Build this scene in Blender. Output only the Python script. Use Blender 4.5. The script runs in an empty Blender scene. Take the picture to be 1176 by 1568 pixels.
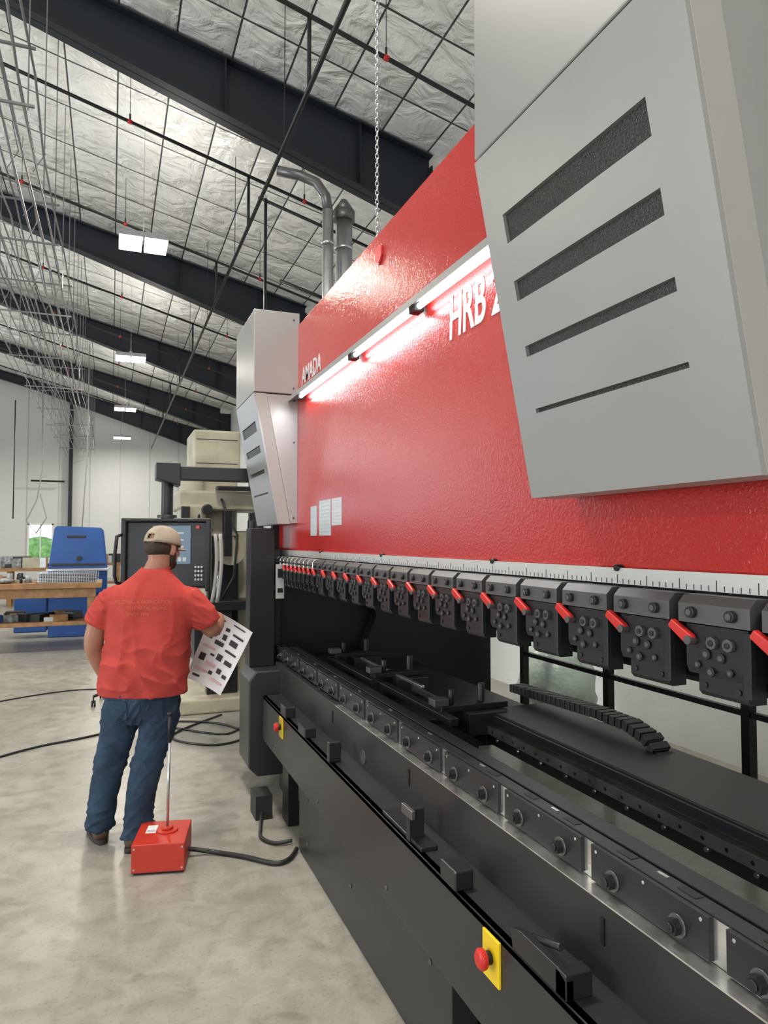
import bpy, bmesh, math, random
from mathutils import Vector, Matrix, noise
from mathutils.bvhtree import BVHTree
random.seed(7)
R=math.radians
scene=bpy.context.scene
scene.view_settings.view_transform='Standard'
scene.view_settings.look='None'
scene.view_settings.exposure=0.0

# ------------------------------------------------------------ materials
def mat(name,col,rough=0.5,metal=0.0,bump=0.0,bscale=50.0,var=0.0,vscale=4.0,emit=None,estr=0.0,coat=0.0,bdist=0.01,voro=False,spec=.5):
    m=bpy.data.materials.new(name); m.use_nodes=True
    nt=m.node_tree; b=nt.nodes['Principled BSDF']
    b.inputs['Base Color'].default_value=(*col,1)
    b.inputs['Roughness'].default_value=rough
    b.inputs['Metallic'].default_value=metal
    b.inputs['Coat Weight'].default_value=coat
    b.inputs['Specular IOR Level'].default_value=spec
    if emit:
        b.inputs['Emission Color'].default_value=(*emit,1); b.inputs['Emission Strength'].default_value=estr
    tc=nt.nodes.new('ShaderNodeTexCoord')
    if var>0:
        n=nt.nodes.new('ShaderNodeTexNoise'); n.inputs['Scale'].default_value=vscale; n.inputs['Detail'].default_value=5
        nt.links.new(tc.outputs['Object'],n.inputs['Vector'])
        r=nt.nodes.new('ShaderNodeValToRGB')
        r.color_ramp.elements[0].position=0.3; r.color_ramp.elements[1].position=0.7
        r.color_ramp.elements[0].color=(*[c*(1-var) for c in col],1)
        r.color_ramp.elements[1].color=(*[min(1,c*(1+var)) for c in col],1)
        nt.links.new(n.outputs['Fac'],r.inputs['Fac']); nt.links.new(r.outputs['Color'],b.inputs['Base Color'])
    if bump>0:
        if voro:
            n=nt.nodes.new('ShaderNodeTexVoronoi'); n.feature='SMOOTH_F1'; out='Distance'
        else:
            n=nt.nodes.new('ShaderNodeTexNoise'); n.inputs['Detail'].default_value=3; out='Fac'
        n.inputs['Scale'].default_value=bscale
        nt.links.new(tc.outputs['Object'],n.inputs['Vector'])
        bp=nt.nodes.new('ShaderNodeBump'); bp.inputs['Strength'].default_value=bump; bp.inputs['Distance'].default_value=bdist
        nt.links.new(n.outputs[out],bp.inputs['Height']); nt.links.new(bp.outputs['Normal'],b.inputs['Normal'])
    return m

M={}
M['red']=mat('red_hammertone_paint',(0.40,0.014,0.011),0.17,0.0,bump=0.45,bscale=130,bdist=0.0030,coat=0.0,var=.14,vscale=240,spec=.7)
M['red2']=mat('red_plastic',(0.55,0.02,0.015),0.35)
M['redbox']=mat('red_box_paint',(0.50,0.032,0.016),0.45,var=.1,vscale=6)
M['cover']=mat('silver_grey_paint',(0.38,0.38,0.372),0.36,0.55,bump=0.06,bscale=300,bdist=0.001,var=.05,vscale=2)
M['cover2']=mat('silver_grey_side',(0.36,0.35,0.33),0.5,0.2,bump=0.05,bscale=300,bdist=0.001)
M['slot']=mat('slot_dark_glass',(0.016,0.014,0.012),0.22,0.1,bump=0.7,bscale=260,bdist=0.003)
M['blk']=mat('black_steel',(0.009,0.009,0.010),0.42,0.2,bump=.08,bscale=60,bdist=.002)
M['dark']=mat('charcoal_paint',(0.025,0.025,0.026),0.38,0.1,bump=.12,bscale=140,bdist=.001,var=.15,vscale=3)
M['dark2']=mat('charcoal_clamp',(0.022,0.023,0.026),0.35,0.3)
M['gun']=mat('gunmetal_clamp',(0.12,0.12,0.12),0.38,0.6,bump=.1,bscale=80,bdist=.001)
M['steel']=mat('bright_steel',(0.70,0.70,0.68),0.25,0.9,var=.3,vscale=12)
M['scale']=mat('scale_strip',(0.62,0.62,0.6),0.35,0.5)
M['white']=mat('white_print',(0.8,0.8,0.8),0.4)
M['whiteg']=mat('grey_print',(0.5,0.5,0.52),0.4)
M['yellow']=mat('yellow_plate',(0.75,0.52,0.01),0.4)
M['led']=mat('led_tube',(1,1,1),0.3,emit=(0.92,0.97,1.0),estr=8)
M['label']=mat('label_paper',(0.42,0.47,0.50),0.4,var=.2,vscale=60)
M['cream']=mat('cream_machine_paint',(0.40,0.37,0.28),0.5,var=.2,vscale=5)
M['wood']=mat('bench_wood',(0.30,0.16,0.07),0.6,var=.3,vscale=9)
M['blue']=mat('blue_machine_paint',(0.010,0.075,0.30),0.35,var=.1,vscale=3)
M['pipe']=mat('black_pipe',(0.010,0.010,0.010),0.4)
M['galv']=mat('galvanised_steel',(0.50,0.51,0.52),0.28,0.9,var=.12,vscale=8)
M['cond']=mat('conduit_steel',(0.26,0.26,0.27),0.4,0.6)
M['beam']=mat('rafter_paint',(0.011,0.015,0.023),0.55,var=.1,vscale=2)
M['wall']=mat('insulation_liner_wall',(0.64,0.66,0.66),0.5,bump=.3,bscale=3,bdist=.05)
M['rubber']=mat('black_rubber',(0.012,0.012,0.012),0.5)
M['hose']=mat('grey_hose',(0.33,0.33,0.32),0.5)
M['screen']=mat('screen_on',(0.01,0.015,0.02),0.2,emit=(0.02,0.07,0.12),estr=1.0)
M['lamp']=mat('lamp_lens',(1,1,1),0.3,emit=(1.0,0.90,0.70),estr=22)
M['grass']=mat('gravel_yard',(0.30,0.32,0.25),0.9,var=.3,vscale=1)
M['green']=mat('hedge_leaves',(0.12,0.24,0.07),0.9,var=.5,vscale=3)
M['bag']=mat('plastic_bag',(0.45,0.55,0.50),0.25,bump=.5,bscale=8,bdist=.05)
M['cloth']=mat('rags',(0.3,0.32,0.33),0.8,var=.6,vscale=14)
M['cabin']=mat('dark_blue_grey',(0.014,0.016,0.022),0.45)

def mk_concrete():
    m=bpy.data.materials.new('polished_concrete'); m.use_nodes=True
    nt=m.node_tree; b=nt.nodes['Principled BSDF']; tc=nt.nodes.new('ShaderNodeTexCoord')
    def nz(s,d,dist=0):
        n=nt.nodes.new('ShaderNodeTexNoise'); n.inputs['Scale'].default_value=s; n.inputs['Detail'].default_value=d; n.inputs['Distortion'].default_value=dist
        nt.links.new(tc.outputs['Object'],n.inputs['Vector']); return n
    def ramp(src,p0,p1,c0,c1):
        r=nt.nodes.new('ShaderNodeValToRGB'); r.color_ramp.elements[0].position=p0; r.color_ramp.elements[1].position=p1
        r.color_ramp.elements[0].color=(*c0,1); r.color_ramp.elements[1].color=(*c1,1); nt.links.new(src,r.inputs['Fac']); return r.outputs['Color']
    def mul(a,c,f):
        mx=nt.nodes.new('ShaderNodeMix'); mx.data_type='RGBA'; mx.blend_type='MULTIPLY'; mx.inputs[0].default_value=f
        nt.links.new(a,mx.inputs[6]); nt.links.new(c,mx.inputs[7]); return mx.outputs[2]
    a=nz(1.0,8,.8); c=nz(9,6,.5); e=nz(60,2); s=nz(3.2,3,1.5)
    base=ramp(a.outputs['Fac'],.34,.68,(.29,.28,.243),(.40,.385,.343))
    base=mul(base,ramp(c.outputs['Fac'],.35,.6,(.76,.75,.72),(1,1,1)),.8)
    base=mul(base,ramp(e.outputs['Fac'],.30,.42,(.70,.68,.64),(1,1,1)),.6)
    base=mul(base,ramp(s.outputs['Fac'],.30,.38,(.74,.72,.67),(1,1,1)),.7)
    nt.links.new(base,b.inputs['Base Color'])
    r2=nt.nodes.new('ShaderNodeMapRange'); r2.inputs[3].default_value=.22; r2.inputs[4].default_value=.5
    nt.links.new(c.outputs['Fac'],r2.inputs[0]); nt.links.new(r2.outputs[0],b.inputs['Roughness'])
    return m
M['floor']=mk_concrete()

def mk_liner(name,px,py,col,rough=.32,bs=.7):
    m=bpy.data.materials.new(name); m.use_nodes=True
    nt=m.node_tree; b=nt.nodes['Principled BSDF']; tc=nt.nodes.new('ShaderNodeTexCoord')
    sx=nt.nodes.new('ShaderNodeSeparateXYZ'); nt.links.new(tc.outputs['Object'],sx.inputs[0])
    def M2(op,a,b_=None,c=None):
        n=nt.nodes.new('ShaderNodeMath'); n.operation=op
        for i,v in enumerate((a,b_,c)):
            if v is None: continue
            if isinstance(v,(int,float)): n.inputs[i].default_value=v
            else: nt.links.new(v,n.inputs[i])
        return n.outputs[0]
    dx=M2('MULTIPLY',M2('PINGPONG',sx.outputs[0],px/2),2/px)
    dy=M2('MULTIPLY',M2('PINGPONG',sx.outputs[1],py/2),2/py)
    lx=M2('LESS_THAN',dx,.022/px); ly=M2('LESS_THAN',dy,.03/py)
    line=M2('MAXIMUM',lx,ly)
    n=nt.nodes.new('ShaderNodeTexNoise'); n.inputs['Scale'].default_value=2.6; n.inputs['Detail'].default_value=5; n.inputs['Distortion'].default_value=.8
    nt.links.new(tc.outputs['Object'],n.inputs['Vector'])
    puff=M2('MULTIPLY',M2('POWER',dx,.4),M2('POWER',dy,.4))
    h=M2('ADD',M2('MULTIPLY',puff,.09),M2('MULTIPLY',n.outputs['Fac'],.20))
    bp=nt.nodes.new('ShaderNodeBump'); bp.inputs['Strength'].default_value=bs; bp.inputs['Distance'].default_value=1.0
    nt.links.new(h,bp.inputs['Height']); nt.links.new(bp.outputs['Normal'],b.inputs['Normal'])
    mx=nt.nodes.new('ShaderNodeMix'); mx.data_type='RGBA'
    nt.links.new(line,mx.inputs[0]); mx.inputs[6].default_value=(*col,1); mx.inputs[7].default_value=(.09,.09,.095,1)
    nt.links.new(mx.outputs[2],b.inputs['Base Color'])
    b.inputs['Roughness'].default_value=rough; b.inputs['Metallic'].default_value=.3
    return m
M['ceil']=mk_liner('insulation_liner_ceiling',.64,1.1,(.92,.92,.90))

# ------------------------------------------------------------ builders
def empty(name,loc=(0,0,0),rz=0):
    e=bpy.data.objects.new(name,None); scene.collection.objects.link(e)
    e.location=loc; e.rotation_euler=(0,0,rz); e.empty_display_size=.2
    return e
class MB:
    def __init__(s): s.bm=bmesh.new(); s.mats=[]; s.cur=0
    def m(s,mt):
        if mt not in s.mats: s.mats.append(mt)
        s.cur=s.mats.index(mt); return s
    def _f(s,vs):
        try:
            f=s.bm.faces.new(vs); f.material_index=s.cur; return f
        except ValueError: return None
    def hexa(s,p):
        v=[s.bm.verts.new(q) for q in p]
        for i in ((0,3,2,1),(4,5,6,7),(0,1,5,4),(1,2,6,5),(2,3,7,6),(3,0,4,7)): s._f([v[j] for j in i])
        return s
    def box(s,x0,x1,y0,y1,z0,z1):
        return s.hexa([(x0,y0,z0),(x1,y0,z0),(x1,y1,z0),(x0,y1,z0),(x0,y0,z1),(x1,y0,z1),(x1,y1,z1),(x0,y1,z1)])
    def rbox(s,c,size,rot):
        mx=Matrix.Translation(c)@rot.to_4x4()
        a,b,d=[q/2 for q in size]
        return s.hexa([mx@Vector(q) for q in [(-a,-b,-d),(a,-b,-d),(a,b,-d),(-a,b,-d),(-a,-b,d),(a,-b,d),(a,b,d),(-a,b,d)]])
    def prism(s,poly,vec):
        vec=Vector(vec); n=len(poly)
        a=[s.bm.verts.new(q) for q in poly]; b=[s.bm.verts.new(Vector(q)+vec) for q in poly]
        s._f(a[::-1]); s._f(b)
        for i in range(n): s._f([a[i],a[(i+1)%n],b[(i+1)%n],b[i]])
        return s
    def cyl(s,p0,p1,r,seg=16,r2=None):
        p0=Vector(p0);p1=Vector(p1); d=(p1-p0).normalized()
        u=d.orthogonal().normalized(); w=d.cross(u); r2=r if r2 is None else r2
        A=[];B=[]
        for i in range(seg):
            t=2*math.pi*i/seg; o=u*math.cos(t)+w*math.sin(t)
            A.append(s.bm.verts.new(p0+o*r)); B.append(s.bm.verts.new(p1+o*r2))
        s._f(A[::-1]); s._f(B)
        for i in range(seg):
            f=s._f([A[i],A[(i+1)%seg],B[(i+1)%seg],B[i]])
            if f and seg>6: f.smooth=True
        return s
    def tube(s,pts,rad,seg=12,ref=(1,0,0)):
        pts=[Vector(p) for p in pts]; rings=[]
        ref=Vector(ref)
        for i,p in enumerate(pts):
            t=(pts[min(i+1,len(pts)-1)]-pts[max(i-1,0)]).normalized()
            a=(ref-t*ref.dot(t))
            if a.length<1e-3: a=t.orthogonal()
            a.normalize(); b=t.cross(a)
            ra,rb=rad[i] if isinstance(rad[i],tuple) else (rad[i],rad[i])
            rings.append([s.bm.verts.new(p+a*ra*math.cos(2*math.pi*k/seg)+b*rb*math.sin(2*math.pi*k/seg)) for k in range(seg)])
        s._f(rings[0][::-1]); s._f(rings[-1])
        for i in range(len(rings)-1):
            for k in range(seg):
                f=s._f([rings[i][k],rings[i][(k+1)%seg],rings[i+1][(k+1)%seg],rings[i+1][k]])
                if f: f.smooth=True
        return s
    def hloft(s,rings,seg=32,cap=True,pw=2.3):
        rr=[]
        for (cx,cy,cz,rx,ry) in rings:
            L=[]
            for k in range(seg):
                t=2*math.pi*k/seg; c=math.cos(t); sn=math.sin(t)
                L.append(s.bm.verts.new((cx+rx*math.copysign(abs(c)**(2/pw),c),cy+ry*math.copysign(abs(sn)**(2/pw),sn),cz)))
            rr.append(L)
        if cap: s._f(rr[0][::-1]); s._f(rr[-1])
        for i in range(len(rr)-1):
            for k in range(seg):
                f=s._f([rr[i][k],rr[i][(k+1)%seg],rr[i+1][(k+1)%seg],rr[i+1][k]])
                if f: f.smooth=True
        return s
    def ell(s,c,r,rot=None,seg=20):
        mx=Matrix.Translation(c)@((rot or Matrix.Identity(3)).to_4x4())@Matrix.Diagonal((*r,1))
        ret=bmesh.ops.create_uvsphere(s.bm,u_segments=seg,v_segments=max(8,seg//2),radius=1,matrix=mx)
        for v in ret['verts']:
            for f in v.link_faces: f.smooth=True; f.material_index=s.cur
        return s
    def obj(s,name,parent=None,bevel=0,bseg=2,fix=True):
        if fix: bmesh.ops.recalc_face_normals(s.bm,faces=s.bm.faces)
        me=bpy.data.meshes.new(name); s.bm.to_mesh(me); s.bm.free()
        for mt in s.mats: me.materials.append(mt)
        o=bpy.data.objects.new(name,me); scene.collection.objects.link(o)
        if parent: o.parent=parent
        if bevel>0:
            b=o.modifiers.new('bevel','BEVEL'); b.width=bevel; b.segments=bseg; b.limit_method='ANGLE'; b.angle_limit=R(35)
        return o
def remesh(o,vox,smooth_it=3,mt=None,fac=.5):
    r=o.modifiers.new('r','REMESH'); r.mode='VOXEL'; r.voxel_size=vox
    if smooth_it:
        sm=o.modifiers.new('s','SMOOTH'); sm.factor=fac; sm.iterations=smooth_it
    bpy.context.view_layer.update()
    dg=bpy.context.evaluated_depsgraph_get()
    me=bpy.data.meshes.new_from_object(o.evaluated_get(dg))
    o.modifiers.clear(); old=o.data; o.data=me
    if mt: me.materials.clear(); me.materials.append(mt)
    me.polygons.foreach_set('use_smooth',[True]*len(me.polygons))
    bpy.data.meshes.remove(old); return o
def displace(o,fn):
    me=o.data; ns=[v.normal.copy() for v in me.vertices]
    for v,n in zip(me.vertices,ns): v.co=v.co+n*fn(v.co,n)
    me.update()
def text(name,s,size,mx,mt,parent,ext=.001,shear=0,sx=1,bold=0):
    cu=bpy.data.curves.new(name,'FONT'); cu.body=s; cu.size=size; cu.extrude=ext; cu.shear=shear; cu.offset=bold
    o=bpy.data.objects.new(name+'_t',cu); scene.collection.objects.link(o)
    bpy.context.view_layer.update()
    me=bpy.data.meshes.new_from_object(o.evaluated_get(bpy.context.evaluated_depsgraph_get()))
    bpy.data.objects.remove(o)
    me.transform(mx@Matrix.Diagonal((sx,1,1,1)))
    o=bpy.data.objects.new(name,me); scene.collection.objects.link(o)
    me.materials.clear(); me.materials.append(mt); o.parent=parent
    return o

# ------------------------------------------------------------ room shell
XR=4.3; XL=-18.0; YN=-8.0; YF=34.0; RX=-7.0
def zc(x): return 7.75-.25*x if x>=RX else 9.5-.25*(RX-x)
MB().m(M['floor']).box(XL,XR,YN,YF,-.1,0).obj('floor')
b=MB().m(M['ceil'])
b.hexa([(RX,YN,zc(RX)),(XR,YN,zc(XR)),(XR,YF,zc(XR)),(RX,YF,zc(RX)),(RX,YN,zc(RX)+.1),(XR,YN,zc(XR)+.1),(XR,YF,zc(XR)+.1),(RX,YF,zc(RX)+.1)])
b.hexa([(XL,YN,zc(XL)),(RX,YN,zc(RX)),(RX,YF,zc(RX)),(XL,YF,zc(XL)),(XL,YN,zc(XL)+.1),(RX,YN,zc(RX)+.1),(RX,YF,zc(RX)+.1),(XL,YF,zc(XL)+.1)])
b.obj('ceiling')
def wsec(b,x0,x1,z0,z1a,z1b,y0,y1):
    b.hexa([(x0,y0,z0),(x1,y0,z0),(x1,y1,z0),(x0,y1,z0),(x0,y0,z1a),(x1,y0,z1b),(x1,y1,z1b),(x0,y1,z1a)])
DX0,DX1,DZ=-17,-6.2,5.6
b=MB().m(M['wall'])
y0,y1=YF,YF+.2
wsec(b,XL,DX0,0,zc(XL),zc(DX0),y0,y1); wsec(b,DX0,RX,DZ,zc(DX0),zc(RX),y0,y1); wsec(b,RX,DX1,DZ,zc(RX),zc(DX1),y0,y1); wsec(b,DX1,-3.3,0,zc(DX1),zc(-3.3),y0,y1)
wsec(b,-3.3,-2.37,0,.89,.89,y0,y1); wsec(b,-3.3,-2.37,2.35,zc(-3.3),zc(-2.37),y0,y1); wsec(b,-2.37,XR,0,zc(-2.37),zc(XR),y0,y1)
b.obj('wall_far')
b=MB().m(M['wall']); wsec(b,XL,RX,0,zc(XL),zc(RX),YN-.2,YN); wsec(b,RX,XR,0,zc(RX),zc(XR),YN-.2,YN); b.obj('wall_near')
MB().m(M['wall']).box(XR,XR+.2,YN,YF,0,zc(XR)).obj('wall_right')
b=MB().m(M['wall']); b.box(XL-.2,XL,YN,2,0,zc(XL)); b.box(XL-.2,XL,9,YF,0,zc(XL)); b.box(XL-.2,XL,2,9,4.5,zc(XL)); b.obj('wall_left')
b=MB().m(M['white'])
for q in ((-3.34,-3.28,.85,2.39),(-2.39,-2.33,.85,2.39),(-3.34,-2.33,.85,.91),(-3.34,-2.33,2.33,2.39),(-2.86,-2.82,.89,2.35)): b.box(q[0],q[1],YF-.03,YF+.05,q[2],q[3])
b.obj('window_1')
b=MB().m(M['whiteg'])
for x in [-5.9+i*1.25 for i in range(9)]: b.box(x-.012,x+.012,YF-.02,YF,0,zc(x)-.3)
b.obj('trim_1')
MB().m(M['grass']).box(-30,20,YF+.3,YF+60,-.15,-.05).obj('yard_ground')
b=MB().m(M['green'])
random.seed(2)
for i in range(40): b.ell((-12+i*.5,YF+26+random.uniform(-1,1),.7),(random.uniform(.8,1.4),1,random.uniform(.8,1.3)),seg=14)
b.obj('hedge')

# rafters
b=MB().m(M['beam'])
def zb(x): return 7.1-.33*x
for y in (-4.5,2.0,8.5,15.0,21.5,28.0,33.7):
    xs=[RX,-3,0,2.3,3.9]
    for i in range(len(xs)-1):
        xa,xb_=xs[i],xs[i+1]
        ta,tb=zc(xa)-.03,zc(xb_)-.03; ba=zb(xa) if xa>-3 else (zc(xa)-.32 if xa<-3 else zc(-3)-.40); bb=zb(xb_) if xb_>-3 else zc(-3)-.40
        for (w,z0a,z1a,z0b,z1b) in ((.012,ba,ta,bb,tb),(.13,ta-.02,ta,tb-.02,tb),(.13,ba,ba+.02,bb,bb+.02)):
            b.hexa([(xa,y-w,z0a),(xb_,y-w,z0b),(xb_,y+w,z0b),(xa,y+w,z0a),(xa,y-w,z1a),(xb_,y-w,z1b),(xb_,y+w,z1b),(xa,y+w,z1a)])
    for xx in (1.2,2.9): b.box(xx-.006,xx+.006,y-.12,y+.12,zb(xx)+.02,zc(xx)-.05)
    b.box(3.9,4.28,y-.012,y+.012,0,6.6); b.box(3.88,3.9,y-.13,y+.13,0,6.6); b.box(4.26,4.28,y-.13,y+.13,0,6.6)
    b.hexa([(XL,y-.1,zc(XL)-.6),(RX,y-.1,zc(RX)-.35),(RX,y+.1,zc(RX)-.35),(XL,y+.1,zc(XL)-.6),(XL,y-.1,zc(XL)-.03),(RX,y-.1,zc(RX)-.03),(RX,y+.1,zc(RX)-.03),(XL,y+.1,zc(XL)-.03)])
b.box(-1.75,-1.60,33.6,33.9,0,zc(-2)-.1)
b.box(-5.9,-5.75,33.6,33.9,0,zc(-5.8)-.1)
b.obj('roof_rafters')

# ------------------------------------------------------------ press brake
PB=empty('press_brake',(1.3,2.8,0))
class P(MB):
    def obj(s,name,parent=None,bevel=0,bseg=2,fix=True):
        o=MB.obj(s,name,None,bevel,bseg,fix)
        p=parent or PB
        o.parent=p; o.matrix_parent_inverse=Matrix.Translation(-Vector(p.location))
        return o
P().m(M['red']).box(1.15,1.20,.90,5.22,1.583,3.09).obj('ram_front_panel',bevel=.006)
b=P().m(M['blk'])
b.box(1.20,1.34,.35,5.2,1.42,3.0)
b.box(1.17,1.30,.35,5.15,1.36,1.583)
b.obj('ram_body')
b=P().m(M['blk'])
for (ya,yb) in ((.40,.52),(4.98,5.10)):
    poly=[(1.36,ya,3.0),(2.5,ya,3.0),(2.7,ya,2.4),(2.7,ya,0),(1.21,ya,0),(1.21,ya,.80),(1.75,ya,.85),(1.85,ya,1.1),(1.75,ya,1.35),(1.36,ya,1.42)]
    b.prism(poly,(0,yb-ya,0))
b.box(1.10,2.9,5.14,5.2,0,2.9)  # added black panel, blocks the bright gap past the far frame
b.obj('side_frames')
P().m(M['dark']).box(1.36,1.8,.52,4.98,2.3,2.95).obj('upper_crossmember')
P().m(M['cover2']).box(1.155,2.2,.30,.885,1.6,3.17).obj('side_cabinet',bevel=.005)
P().m(M['red']).cyl((1.150,3.06,2.985),(1.145,3.06,2.985),.05,28).m(M['red2']).cyl((1.145,3.06,2.985),(1.143,3.06,2.985),.042,28).obj('ram_boss')
b=P().m(M['scale']).box(1.138,1.15,.35,5.15,1.547,1.585)
b.m(M['blk'])
y=.6; i=0
while y<5.1:
    l=.022 if i%5==0 else .011
    b.box(1.1372,1.138,y,y+.0016,1.548,1.548+l); y+=.02; i+=1
for yy in (1.4,2.0,3.0,4.0): b.cyl((1.132,yy,1.585),(1.15,yy,1.585),.008,10)
b.obj('scale_strip')

# punch holders
g=P().m(M['gun']); d=P().m(M['dark2']); rl=P().m(M['red2']); st=P().m(M['steel'])
def holder(y,w,light=False):
    f=w/.18
    (st if light else g).prism([(1.145,y,1.542),(1.10,y,1.542),(1.083,y,1.525),(1.083,y,1.487),(1.145,y,1.487)],(0,w*.97,0))
    for yy in (y+.22*w,y+.76*w):
        d.cyl((1.083,yy,1.508),(1.073,yy,1.508),.0115*f,14); g.cyl((1.073,yy,1.508),(1.071,yy,1.508),.007*f,6)
    d.prism([(1.15,y+.08*w,1.484),(1.094,y+.08*w,1.484),(1.094,y+.08*w,1.40),(1.10,y+.08*w,1.385),(1.15,y+.08*w,1.385)],(0,.84*w,0))
    d.prism([(1.15,y+.14*w,1.385),(1.104,y+.14*w,1.385),(1.104,y+.14*w,1.352),(1.112,y+.14*w,1.343),(1.15,y+.14*w,1.343)],(0,.66*w,0))
    d.box(1.088,1.10,y+.02*w,y+.12*w,1.36,1.48)
    for yy in (y+.3*w,y+.52*w):
        g.cyl((1.094,yy,1.452),(1.084,yy,1.452),.0125*f,8); d.cyl((1.084,yy,1.452),(1.081,yy,1.452),.006*f,10)
    for (yy,zz,rr) in ((.42,1.425,.010),(.62,1.428,.011),(.30,1.40,.008),(.56,1.395,.010),(.74,1.405,.008)):
        d.cyl((1.094,y+yy*w,zz),(1.088,y+yy*w,zz),rr*f,14); g.cyl((1.088,y+yy*w,zz),(1.0875,y+yy*w,zz),rr*.55*f,12)
    for yy in (.25,.7): d.cyl((1.104,y+yy*w,1.365),(1.10,y+yy*w,1.365),.006,10)
    a=Vector((1.072,y+1.06*w,1.482)); c=Vector((1.078,y+.80*w,1.452))
    t=(c-a).normalized(); n=Vector((1,0,0)); up=n.cross(t).normalized()
    hw=.0125
    rl.prism([a-up*hw*.9,a+up*hw*.6,c+up*hw,c+t*.01,c-up*hw],(.014,0,0))
    g.cyl(c+Vector((-.004,0,0)),c+Vector((.02,0,0)),.009,12)
y=.573
while y<3.9: holder(y,.18); y+=.2
while y<4.98: holder(y,.09,True); y+=.105
g.obj('punch_holder_clamps',bevel=.003); d.obj('punch_holder_bodies',bevel=.002); rl.obj('punch_holder_levers',bevel=.003); st.obj('punch_holder_clamps_bright',bevel=.002)

# end covers
def cover(y0,tag):
    y1=y0+.70
    def X(z): return .855+(2.62-z)*.19 if z<2.62 else .855
    zs=[1.76,1.965,1.976,2.103,2.129,2.239,2.288,2.38,2.45,2.615]; ys=[y0,y0+.115,y1-.085,y1]
    b=P().m(M['cover'])
    T=.012
    for i in range(9):
        for j in range(3):
            if i%2==1 and j==1: continue
            za,zb2=zs[i],zs[i+1]; ya,yb=ys[j],ys[j+1]
            b.hexa([(X(za),ya,za),(X(za)+T,ya,za),(X(za)+T,yb,za),(X(za),yb,za),(X(zb2),ya,zb2),(X(zb2)+T,ya,zb2),(X(zb2)+T,yb,zb2),(X(zb2),yb,zb2)])
    bmesh.ops.remove_doubles(b.bm,verts=b.bm.verts,dist=.0002)
    b.obj('cover_face_'+tag)
    b=P().m(M['cover2'])
    b.prism([(X(1.76)+T,y0,1.76),(X(1.76)+.085,y0,1.76),(.94,y0,2.615),(.855+T,y0,2.615)],(0,.70,0))
    b.obj('cover_door_'+tag,bevel=.002)
    b=P().m(M['cover'])
    b.prism([(.941,y0+.004,2.615),(1.151,y0+.004,2.615),(1.151,y0+.004,1.765),(1.105,y0+.004,1.765)],(0,.69,0))
    b.obj('cover_side_'+tag,bevel=.002)
    b=P().m(M['cover']); b.box(.855,1.16,y0,y1,2.622,3.17); b.obj('cover_upper_'+tag,bevel=.005)
    b=P().m(M['slot'])
    for i in (1,3,5,7):
        za,zb2=zs[i]-.004,zs[i+1]+.004
        b.hexa([(X(za)+.0095,ys[1]-.003,za),(X(za)+.011,ys[1]-.003,za),(X(za)+.011,ys[2]+.003,za),(X(za)+.0095,ys[2]+.003,za),
                (X(zb2)+.0095,ys[1]-.003,zb2),(X(zb2)+.011,ys[1]-.003,zb2),(X(zb2)+.011,ys[2]+.003,zb2),(X(zb2)+.0095,ys[2]+.003,zb2)])
    b.obj('cover_slots_'+tag)
    b=P().m(M['gun'])
    for (x,z) in ((1.125,2.58),(1.125,2.30),(1.125,1.80),(1.12,2.66),(1.12,3.12)): b.cyl((x,y0+.004,z),(x,y0-.002,z),.007,10)
    b.obj('cover_screws_'+tag)
cover(4.6,'a'); cover(.885,'b')

b=P()
b.m(M['cover']).box(1.095,1.15,1.45,4.6,2.585,2.60)
b.box(1.085,1.095,1.45,4.6,2.573,2.60)
for (ya,yb) in ((1.5,2.52),(2.58,3.30),(3.36,4.38)):
    b.m(M['led']).cyl((1.115,ya,2.568),(1.115,yb,2.568),.012,12)
    b.m(M['blk']).box(1.095,1.135,yb,yb+.03,2.55,2.587).box(1.095,1.135,ya-.025,ya,2.55,2.587)
b.obj('work_light')

TX=lambda y,z,x=1.1485: Matrix(((0,0,-1,x),(-1,0,0,y),(0,1,0,z),(0,0,0,1)))
def ptext(*a,**k):
    o=text(*a,**k); o.matrix_parent_inverse=Matrix.Translation(-Vector(PB.location)); return o
ptext('model_lettering','HRB 2204',.225,TX(2.33,2.385),M['white'],PB,shear=.08,sx=.64,bold=.003)
ptext('maker_lettering','AMADA',.15,TX(4.49,2.665),M['whiteg'],PB,sx=.85,bold=.002)
b=P().m(M['label']).box(1.1485,1.15,3.83,4.07,1.68,1.885).m(M['whiteg']).box(1.1485,1.15,3.63,3.81,1.735,1.885)
b.m(M['label']).box(1.1485,1.15,4.12,4.26,1.68,1.86)
b.m(M['scale'])
for i in range(7): b.box(1.148,1.1486,3.65,3.79,1.75+i*.018,1.755+i*.018)
for i in range(8): b.box(1.148,1.1486,3.85,4.05,1.70+i*.022,1.708+i*.022)
b.obj('warning_labels')

# bed
b=P().m(M['dark'])
b.box(.963,1.05,1.95,3.78,0,.42)
b.box(.93,.955,.15,4.6,.375,.654)
b.box(.93,1.06,.15,4.6,.634,.654)
b.obj('bed_apron',bevel=.003)
P().m(M['dark']).box(1.05,1.2,.15,4.78,.25,.835).obj('bed_plate',bevel=.002)
b=P().m(M['blk']).box(1.08,1.2,.15,4.78,0,.25)
b.box(.98,1.08,4.1,4.25,.0,.42).box(1.0,1.08,3.85,3.95,.2,.42).box(.95,1.05,.3,.5,0,.4)
b.obj('bed_foot')
b=P().m(M['steel']).box(1.045,1.094,.15,3.4,.835,.839)
b.box(1.0925,1.0955,.15,4.7,.84,.925)
b.obj('bed_lip')
b=P().m(M['dark2'])
b.box(1.094,1.135,.15,4.78,.839,.93).box(1.145,1.2,.15,4.78,.835,.93).box(1.13,1.15,.15,4.78,.835,.915)
b.obj('die_rail',bevel=.002)
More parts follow.
